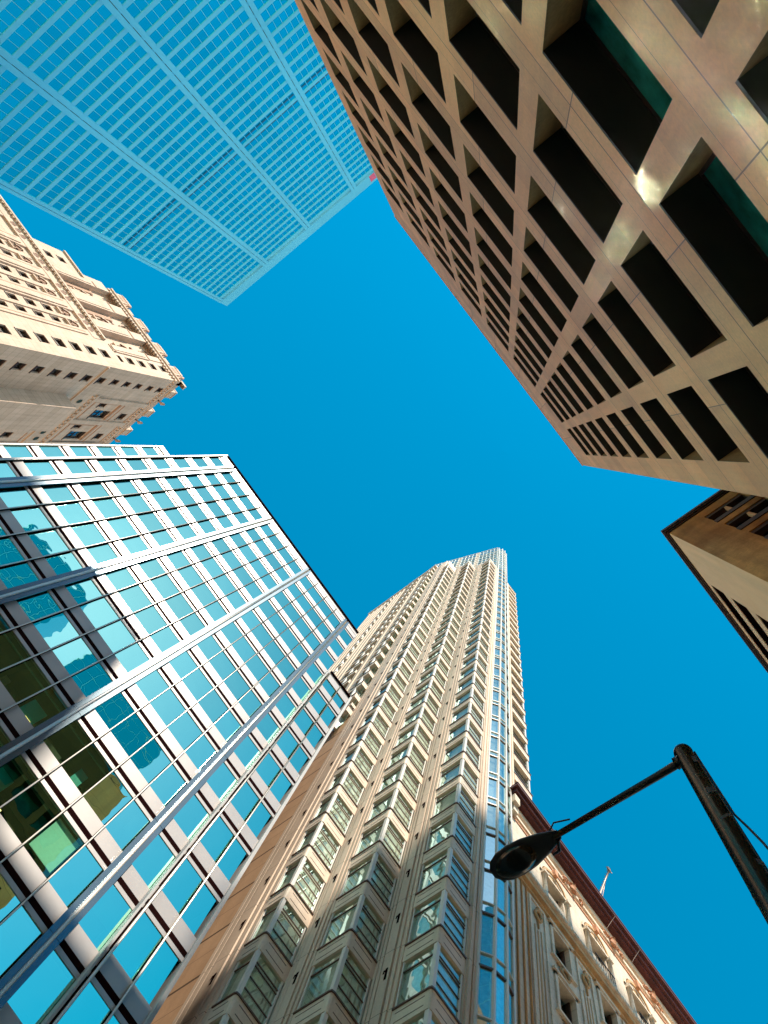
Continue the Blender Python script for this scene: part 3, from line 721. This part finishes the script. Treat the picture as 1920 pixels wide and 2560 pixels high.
# ------------------------------------------------------------------ steel clad tower, top left
def steel_tower():
    K = 1.2; X = -108.0; P = FX(X, 1); H = 287.0; F = 4.711; S0 = 145.56 - F * 31
    t = thing('steel_tower', 'huge blue steel clad tower with horizontal window strips, filling the top left corner', 'building', (-128, 13, 0))
    y0, y1 = -24.0, 50.9
    piers = [(49.2, 50.9), (27.25, 29.7), (6.85, 9.3), (-14.35, -11.95), (-24.0, -23.0)]
    nb = int((279.8 - S0) / F)
    m = MB(); m.fbox(P, y0, y1, 280.0, H, 0, .5)
    for k in range(nb + 1):
        z1 = S0 + F * k
        if z1 > 279.8: break
        m.fbox(P, y0, y1, z1 - 1.31, z1, .03, .6)
    m.build('spandrel_bands', M_blue, t)
    for (a, b) in piers:
        q = MB(); c = (a + b) / 2
        q.fbox(P, a, c - .07, G0, 280, -.2, .6); q.fbox(P, c + .07, b, G0, 280, -.2, .6)
        q.fbox(P, c - .07, c + .07, G0, 280, .05, .6, 1)
        q.build('pier', [M_blue, M_frame], t)
    q = MB(); q.box(X - 40, X - .7, y0, y1 - .05, G0, H - .2); q.box(X - 40, X - .5, y0, y1, 280, H - .01); q.box(X - 40, X, y1 - .05, y1, G0, 280); q.build('body', M_blue, t)
    lim = Limit('window', [M_glassBl, M_mull], t)
    bays = [(29.7, 49.2), (9.3, 27.25), (-11.95, 6.85), (-23.0, -14.35)]
    cells = []
    for k in range(nb):
        z1 = S0 + F * k
        for (a, b) in bays: cells.append((z1, z1 + F - 1.31, a, b, k))
    cells.sort(key=lambda c: (0 if c[0] > 125 else 1, c[0] if c[0] > 125 else -c[0]))
    rnd = random.Random(3)
    for (c, d, a, b, k) in cells:
        q = lim.get(); n = max(4, round((b - a) / 1.85)); st = (b - a) / n
        for i in range(n):
            e = rnd.gauss(0, .004)
            q.quad([P(a + st * i, c, .15), P(a + st * (i + 1), c, .15 + e), P(a + st * (i + 1), d, .15 + e), P(a + st * i, d, .15)], 0)
            if i: q.fbox(P, a + st * i - .045, a + st * i + .045, c, d, .09, .14, 1)
        lim.done(q)
    lim.finish()
    # dark louvre rows
    lv = MB()
    for z in (203.6, 207.2):
        for (a, b) in bays:
            n = max(4, round((b - a) / 1.85)); st = (b - a) / n
            for i in range(n): lv.fbox(P, a + st * i + .15, a + st * (i + 1) - .15, z - .3, z + .0, -.02, .025)
    lv.build('louvre_rows', M_frame, t)
    q = MB(); q.fbox(P, -22.3, -19.9, 280.1, 285.1, -.12, -.02); q.build('pink_fringe_panel', M_pink, t)  # pink lens fringe built as a thin panel
steel_tower()

# ------------------------------------------------------------------ cream art-deco bank tower, left
def deco_tower():
    Y = 41.0; XC = -47.6; P = FY(Y, -1)
    t = thing('limestone_tower', 'ornate limestone tower with arched windows and stepped roofline, at the left below the blue tower', 'building', (-70, 56, 0))
    PX = FX(XC, 1)
    F = 4.22
    wl = MB(); winlist = []
    # --- street face, corner pylon
    holes = []
    for k in range(22):
        z = 117.1 - F * k
        if z > 10: holes.append((-51.3, -49.7, z - 2.3, z))
    wl.wall(P, -53.6, XC, G0, 119.9, holes, .5)
    winlist += [(P, *h) for h in holes]
    # --- recessed window bays between broad buttresses
    colx = [-71.6, -69.1, -65.1, -62.65, -58.85, -56.6]
    h2 = []
    for c in colx:
        for k in range(22):
            z = 109.5 - F * k
            if z > 10: h2.append((c, c + 1.35, z - 2.2, z))
        h2.append((c, c + 1.35, 111.2, 113.0))
    for c in (-78.0, -75.4, -84.3, -81.8):
        for k in range(22):
            z = 109.5 - F * k
            if z > 10: h2.append((c, c + 1.35, z - 2.2, z))
    P2 = FY(Y + .32, -1)
    wl.wall(P2, -92, -53.6, G0, 119.0, h2, .5)
    winlist += [(P2, *h) for h in h2]
    wl.build('street_wall', M_lime, t)
    b = MB()
    for (a, c, o) in ((-55.2, -53.6, .0), (-61.3, -59.1, .0), (-67.6, -65.4, .0), (-73.9, -71.9, .0), (-80.4, -78.3, .0), (-86.7, -84.7, 0)):
        b.box(a, c, Y + o, Y + .31, G0, 116.0)
        b.box(a + .35, c - .35, Y - .18, Y, G0, 114.6, 0); b.box(a + .65, a + .8, Y - .21, Y - .18, G0, 114.2, 1)
    for c0, c1 in ((-70.2, -69.15), (-63.7, -62.7), (-57.5, -56.65)):
        b.box(c0 + .1, c1 - .1, Y + .12, Y + .31, G0, 115.0)
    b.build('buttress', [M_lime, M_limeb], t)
    # arches over the top windows, with carved balconies
    for c in colx:
        q = MB(); cc = c + .68
        for (r0, r1, dp, mi) in ((0, .67, .30, 2), (.67, .86, .12, 0), (.86, .93, .24, 1)):
            for s_ in range(10):
                a0, a1 = pi * s_ / 10, pi * (s_ + 1) / 10
                f = [(cc + r0 * cos(a0), 113.0 + 1.7 * r0 * sin(a0)), (cc + r1 * cos(a0), 113.0 + 1.7 * r1 * sin(a0)), (cc + r1 * cos(a1), 113.0 + 1.7 * r1 * sin(a1)), (cc + r0 * cos(a1), 113.0 + 1.7 * r0 * sin(a1))]
                q.quad([(x, Y + dp, z) for x, z in f], mi)
                if r0 > 0:
                    q.quad([(f[1][0], Y + dp, f[1][1]), (f[2][0], Y + dp, f[2][1]), (f[2][0], Y + .31, f[2][1]), (f[1][0], Y + .31, f[1][1])], mi)
                    q.quad([(f[0][0], Y + dp, f[0][1]), (f[3][0], Y + dp, f[3][1]), (f[3][0], Y + .31, f[3][1]), (f[0][0], Y + .31, f[0][1])], 1)
        q.box(c - .02, c + 1.37, Y - .05, Y + .3, 110.9, 111.2, 0)
        for k in range(6): q.box(c + .08 + .23 * k, c + .18 + .23 * k, Y, Y + .1, 111.2, 111.65, 1)
        q.box(c + .60, c + .76, Y + .22, Y + .33, 111.2, 113.9, 1)
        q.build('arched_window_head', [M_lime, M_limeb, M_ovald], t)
    # frieze with ovals coloured in recess shade and corbel teeth
    q = MB()
    q.box(-92, -53.9, Y - .05, Y + .54, 116.0, 116.35); q.box(-92, -53.9, Y + .12, Y + .54, 116.35, 119.3); q.box(-92, -53.9, Y - .30, Y + .54, 119.3, 119.9)
    x = -91.0
    while x < -54.4: q.box(x, x + .42, Y - .22, Y + .12, 118.85 + (.1 if int(x * 2) % 2 else 0), 119.3); x += .78
    q.build('frieze', M_lime, t)
    ov = MB()
    for xc in (-70.95, -69.6, -68.2, -64.7, -63.3, -62.0, -58.5, -57.15, -55.8, -77.4, -76.0, -74.7):
        ring = [(xc + .50 * cos(2 * pi * k / 12), Y + .115, 117.75 + .72 * sin(2 * pi * k / 12)) for k in range(12)]
        ov.quad(ring, 0)
        ov.sweep(ring + ring[:1], .07, 5, 1)
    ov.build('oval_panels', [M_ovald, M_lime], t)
    # --- upper stages (roofline steps down to the left)
    u = MB(); uh = []
    for c in (-60.9, -54.95, -66.9):
        uh.append((c, c + 2.1, 125.6, 128.2)); uh.append((c + .3, c + 1.7, 134.0, 136.6))
    ch = [(-51.0, -49.6, z - 2.1, z) for z in (125.4, 129.6, 121.4, 133.9, 138.0)]
    PU = FY(Y + 1.15, -1); PC = FY(Y + .12, -1)
    u.wall(PU, -69.6, -53.1, 119.9, 139.5, uh, .5); u.wall(PC, -53.1, XC, 119.9, 139.5, ch, .5); winlist += [(PC, *h) for h in ch]
    winlist += [(PU, *h) for h in uh]
    bh = [(-73.9, -72.6, 122.7, 124.7), (-73.9, -72.6, 126.6, 128.6)]
    PB = FY(Y + .3, -1); u.wall(PB, -76.0, -69.6, 119.3, 131.1, bh, .4); winlist += [(PB, *h) for h in bh]
    u.box(-75.9, -69.7, Y + .9, Y + 20, 119.3, 131.0); u.box(-71.5, -69.6, Y + .4, Y + 18, 131.1, 139.2)
    u.build('upper_wall', M_lime, t)
    q = MB()
    for (a, c) in ((-69.6, -68.2), (-64.9, -62.3), (-58.6, -56.4), (-53.1, -51.6)):
        q.box(a, c, Y - .12, Y + 1.14, 119.9, 133.0, 0); q.box(a + .3, c - .3, Y - .24, Y - .12, 120.2, 131.5, 0); q.box(a - .02, c + .02, Y - .20, Y + .3, 120.4, 120.8, 1); q.box(a + .2, c - .2, Y - .05, Y + 1.14, 133.0, 138.0, 0); q.box(a + .1, c - .1, Y - .2, Y + .3, 132.7, 133.1, 1)
    for (a, c) in ((-62.2, -61.2), (-58.4, -57.3), (-52.9, -52.5), (-68.1, -67.3)):
        q.box(a, c, Y + .95, Y + 1.14, 121.5, 132.3, 1)
    q.box(-69.6, XC + .1, Y - .10, Y + .25, 138.9, 139.6, 0); q.box(-69.6, XC + .25, Y - .35, Y + .25, 139.6, 140.1, 0)
    x = -69.4
    while x < XC: q.box(x, x + .36, Y - .2, Y + .24, 138.2, 138.9, 0); x += .72
    q.box(-76.2, -69.7, Y + .0, Y + .28, 130.9, 131.4, 0); q.box(-92, -76, Y + .1, Y + 6, 119.0, 119.4, 0)
    q.build('buttress_caps', [M_lime, M_limeb], t)
    # arch heads of the upper windows
    for c in (-60.9, -54.95, -66.9):
        q = MB(); cc = c + 1.05
        for (r0, r1, dp, mi) in ((0, 1.05, 1.08, 2), (1.05, 1.28, .85, 0), (1.36, 1.5, 1.0, 1)):
            for s_ in range(12):
                a0, a1 = pi * s_ / 12, pi * (s_ + 1) / 12
                f = [(cc + r0 * cos(a0), 128.2 + 1.3 * r0 * sin(a0)), (cc + r1 * cos(a0), 128.2 + 1.3 * r1 * sin(a0)), (cc + r1 * cos(a1), 128.2 + 1.3 * r1 * sin(a1)), (cc + r0 * cos(a1), 128.2 + 1.3 * r0 * sin(a1))]
                q.quad([(x, Y + dp, z) for x, z in f], mi)
                if r0 > 0:
                    q.quad([(f[0][0], Y + dp, f[0][1]), (f[3][0], Y + dp, f[3][1]), (f[3][0], Y + 1.15, f[3][1]), (f[0][0], Y + 1.15, f[0][1])], 1)
                    q.quad([(f[1][0], Y + dp, f[1][1]), (f[2][0], Y + dp, f[2][1]), (f[2][0], Y + 1.15, f[2][1]), (f[1][0], Y + 1.15, f[1][1])], 0)
        q.box(c - .1, c + 2.2, Y + .8, Y + 1.1, 125.1, 125.5, 0)
        for k in range(5): q.box(c - .2 + .55 * k, c + .1 + .55 * k, Y + .95, Y + 1.14, 131.3, 131.8, 2)
        for k in range(6): q.box(c - .3 + .48 * k, c - .08 + .48 * k, Y + .9, Y + 1.14, 137.2, 138.0, 1)
        q.sweep([(c + 1.0 + .95 * cos(2 * pi * k / 12), Y + 1.05, 135.3 + 1.6 * sin(2 * pi * k / 12)) for k in range(13)], .13, 6, 0)
        q.build('arched_window_head', [M_lime, M_limeb, M_ovald], t)
    # crown: carved heads and crenels
    q = MB()
    q.box(-68.8, XC + .2, Y + .1, Y + .9, 140.1, 141.4); q.box(XC - .8, XC + .2, Y + .1, Y + 40, 140.1, 141.4)
    for (x, wd) in ((-68.0, 1.6), (-62.2, 1.7), (-56.3, 1.7), (-50.6, 1.5)):
        q.box(x - .7, x + wd, Y - .25, Y + 1.0, 140.6, 143.4); q.box(x - .5, x + wd - .2, Y - .12, Y + .9, 143.4, 144.2); q.box(x - .75, x + wd + .05, Y - .32, Y + 1.0, 142.7, 143.0, 1); q.box(x - .3, x + wd - .4, Y - .30, Y - .24, 141.0, 142.4, 1)
        q.sweep([(x + wd + .7, Y - .1, 140.1), (x + wd + .8, Y - .45, 141.0), (x + wd + .9, Y - .5, 142.0), (x + wd + .8, Y - .1, 142.6)], [.2, .28, .25, .1], 7, 1)
        q.box(x + wd + .3, x + wd + 2.6, Y + .0, Y + .8, 141.4, 142.2)
    for k in range(5):
        y = Y + 2.5 + 5.9 * k
        q.box(XC - 1.0, XC + .5, y, y + 1.7, 140.6, 143.3); q.box(XC - 1.0, XC + .58, y - .05, y + 1.75, 142.6, 142.9, 1); q.sweep([(XC + .1, y + 3, 140.1), (XC + .8, y + 3.2, 141.0), (XC + .9, y + 3.2, 142.2)], [.2, .3, .2], 7, 1)
    q.build('parapet_heads', [M_lime, M_limeb], t)
    # --- shaded side face
    s = MB(); hx = []
    for k in range(22):
        z = 117.1 - F * k
        if z > 10: hx.append((43.6, 45.0, z - 2.1, z))
    for z in (125.4, 129.6, 121.3, 134.0, 138.0): hx.append((43.5, 44.7, z - 2.0, z))
    for c in (55.6, 58.1, 62.3, 64.8):
        for k in range(22):
            z = 109.5 - F * k
            if z > 10: hx.append((c, c + 1.35, z - 2.2, z))
    for c in (49.2, 55.2, 61.4):
        hx.append((c, c + 1.2, 123.2, 125.6)); hx.append((c + 2.0, c + 4.2, 124.2, 129.4)); hx.append((c + 2.3, c + 4.0, 133.6, 136.0))
    s.wall(PX, Y, 80, G0, 139.5, hx, .5)
    s.quad([(-92, 80, G0), (XC, 80, G0), (XC, 80, 139.5), (-92, 80, 139.5)]); s.quad([(-69.6, Y + .3, 139.4), (XC, Y + .3, 139.4), (XC, 80, 139.4), (-69.6, 80, 139.4)])
    s.quad([(-92, Y + .6, G0), (-92, 80, G0), (-92, 80, 119), (-92, Y + .6, 119)]); s.quad([(-92, Y + .6, 119), (-69.6, Y + .6, 119), (-69.6, 80, 119), (-92, 80, 119)])
    s.build('side_wall', M_lime, t); winlist += [(PX, *h) for h in hx]
    q = MB()
    q.fbox(PX, 48.5, 54.4, G0, 111.5, -2.6, 0, 0)          # projecting flank with a lit edge
    for a in (57.2, 60.4, 63.9): q.fbox(PX, a, a + .5, G0, 113.0, -.3, 0, 0)
    q.fbox(PX, Y + .1, 80, 113.8, 114.2, -.25, 0, 0); q.fbox(PX, 47.5, 80, 119.4, 120.0, -.3, 0, 0); q.fbox(PX, 41, 80, 138.9, 139.5, -.3, 0, 0)
    for a in (48.0, 53.8, 60.0, 66): q.fbox(PX, a, a + 1.0, 120.0, 138.5, -.3, 0, 0)
    y = 47.8
    while y < 79: q.fbox(PX, y, y + .5, 118.7, 119.4, -.22, 0, 0); y += .95
    y = 41.2
    while y < 79: q.fbox(PX, y, y + .36, 138.1, 138.9, -.2, 0, 0); y += .72
    for (a, c) in ((50.4, 51.0), (56.4, 57.0), (62.4, 63.0)): q.fbox(PX, a - 1.6, c + 2.4, 129.6, 130.1, -.25, 0, 1); q.fbox(PX, a - 1.4, a - 1.1, 121, 129, -.12, 0, 1); q.fbox(PX, c + 3.0, c + 3.3, 121, 136, -.12, 0, 1)
    for z in (112.6, 121.2, 131.4, 137.4): q.fbox(PX, 55.0 if z < 118 else 48.2, 80, z, z + .18, -.10, 0, 1)
    q.build('side_buttress', [M_lime, M_limeb], t)
    ov = MB()
    for yc in (56.0, 57.7, 59.4, 62.3, 64, 65.7, 49.5, 51.2, 52.9):
        ring = [(XC + .02, yc + .55 * cos(2 * pi * k / 12), 116.6 + .8 * sin(2 * pi * k / 12)) for k in range(12)]
        ov.quad(ring, 0); ov.sweep(ring + ring[:1], .07, 5, 1)
    ov.build('oval_panels', [M_room, M_lime], t)
    # windows
    winlist = [w_ for w_ in winlist if w_[4] > 60] + [w_ for w_ in winlist if w_[4] <= 60]
    winlist.sort(key=lambda w_: 0 if 70 < w_[4] else 1)
    lim = Limit('window', [M_glassC, M_frame, M_blind], t)
    rnd = random.Random(9)
    for (PP, a, b, c, d) in winlist:
        q = lim.get(); mid = (a + b) / 2
        q.fbox(PP, a, b, c, d, .42, .44, 0); q.fbox(PP, a, b, (c + d) / 2 - .05, (c + d) / 2 + .05, .33, .41, 1); q.fbox(PP, mid - .05, mid + .05, c, (c + d) / 2 - .05, .33, .41, 1)
        q.fbox(PP, a, a + .09, c, d, .28, .41, 1); q.fbox(PP, b - .09, b, c, d, .28, .41, 1); q.fbox(PP, a + .09, b - .09, d - .12, d, .1, .41, 1)
        q.fbox(PP, a - .12, b + .12, c - .18, c - .004, -.1, .1, 1) if PP is PX else q.fbox(PP, a - .05, b + .05, c - .12, c - .004, -.08, .1, 1)
        if rnd.random() < .6: q.fbox(PP, a + .1, b - .1, c + .2, d - .2, .47, .49, 2)
        lim.done(q)
    lim.finish()
    q = MB(); q.box(-91, XC - .9, Y + 1.5, 79, G0, 118.5); q.build('inner_core', M_room, t)
deco_tower()

# ------------------------------------------------------------------ street lamp
def lamp():
    X, Yp, H = 3.92, 0.42, 8.8
    t = thing('street_lamp', 'black cobra head street lamp on a tall pole with peeling stickers', 'street lamp', (X, Yp, 0))
    q = MB(); q.sweep([(X, Yp, G0), (X, Yp, 2.0), (X, Yp, H + .02)], [.135, .118, .098], 28); 
    q.sweep([(X, Yp, G0), (X, Yp, G0 + .35), (X, Yp, G0 + .42)], [.24, .24, .14], 20)
    pole = q.build('pole', M_pole, t)
    q = MB(); q.sweep([(X, Yp, H + .02), (X, Yp, H + .06), (X, Yp, H + .09)], [.106, .10, .05], 24); q.build('pole_cap', M_iron, pole)
    rnd = random.Random(11); scrap = plain('torn_sticker', (0.085, 0.078, 0.07), 0.5, 0, 0.5, 9)
    for k in range(20):
        q = MB()
        z = 3.4 + k * .26 + rnd.uniform(-.06, .06); r = .098 + .020 * (H - z) / 6.8 + .0035; a0 = rnd.uniform(0, 6.28); wd = rnd.uniform(.5, 1.9); hh = rnd.uniform(.05, .16)
        n = 10; tilt = rnd.uniform(-.1, .1)
        for s_ in range(n):
            a, b = a0 + wd * s_ / n, a0 + wd * (s_ + 1) / n
            za, zb = z + tilt * s_ / n + rnd.uniform(-.012, .012), z + tilt * (s_ + 1) / n
            q.quad([(X + r * cos(a), Yp + r * sin(a), za), (X + r * cos(b), Yp + r * sin(b), zb), (X + r * cos(b), Yp + r * sin(b), zb + hh), (X + r * cos(a), Yp + r * sin(a), za + hh * rnd.uniform(.8, 1.1))], 0, False)
        q.build('sticker', scrap, pole)
    q = MB(); q.sweep([(X + .01, Yp + .05, H - .10), (X + .01, Yp + .35, H - .095), (X + .0, Yp + 1.78, H - .02)], [.048, .045, .036], 12); 
    q.sweep([(X, Yp + .07, H - .1), (X, Yp + .14, H - .1)], .07, 12)
    arm = q.build('arm', M_iron, t)
    # head: cross sections along the arm direction
    y0 = Yp + 1.70; secs = [(0.0, .055, .05), (.08, .085, .065), (.22, .135, .085), (.42, .185, .10), (.60, .20, .11), (.76, .185, .10), (.87, .135, .075), (.93, .06, .03)]
    q = MB(); n = 20; rings = []
    for (s_, wv, hv) in secs:
        bx = X + .005 - .02 * s_; b = len(q.v); rings.append(b)
        for k in range(n):
            a = 2 * pi * k / n; up = sin(a)
            q.v.append((bx + wv * cos(a), y0 + s_, H - .02 + (hv * up if up > 0 else hv * .38 * up)))
    for r in range(len(rings) - 1):
        for k in range(n):
            j = (k + 1) % n; q.f.append((rings[r] + k, rings[r] + j, rings[r + 1] + j, rings[r + 1] + k)); q.m.append(0); q.sm.append(True)
    q.f.append(tuple(rings[0] + k for k in range(n))); q.f.append(tuple(rings[-1] + k for k in range(n))); q.m += [0, 0]; q.sm += [False, False]
    head = q.build('lamp_head', M_iron, t)
    q = MB(); n = 22; prev = None
    prof = [(0.0, .0), (.35, -.075), (.7, -.055), (1.0, -.0)]
    rr = []
    for (f, dz) in ((1.0, -.040), (.93, -.066), (.7, -.095), (.4, -.112), (.05, -.118)):
        b = len(q.v); rr.append(b)
        for k in range(n):
            a = 2 * pi * k / n; q.v.append((X - .006 + .165 * f * cos(a), y0 + .60 + .27 * f * sin(a), H - .02 + dz))
    for r in range(len(rr) - 1):
        for k in range(n):
            j = (k + 1) % n; q.f.append((rr[r] + k, rr[r] + j, rr[r + 1] + j, rr[r + 1] + k)); q.m.append(0); q.sm.append(True)
    q.f.append(tuple(rr[-1] + k for k in range(n))); q.m.append(0); q.sm.append(True)
    q.build('lens', M_lens, head)
    q = MB(); q.sweep([(X + .06, y0 + .05, H - .03), (X + .15, y0 + .10, H - .05), (X + .16, y0 + .2, H - .05)], [.02, .022, .012], 6); q.sweep([(X - .05, y0 - .2, H + .03), (X - .12, y0 - .02, H + .02), (X - .06, y0 + .08, H + .03)], .010, 6); q.build('latch', M_iron, head)
    q = MB(); pts = []
    for k in range(22):
        z = H - .05 - k * .3; b = max(0, sin((k - 5) * .42)) * .10 if 5 < k < 13 else .0
        pts.append((X + .02, Yp - .108 - .02 * (k / 22) - b, z))
    q.sweep(pts, .011, 6)
    q.build('cable', M_iron, t)
lamp()
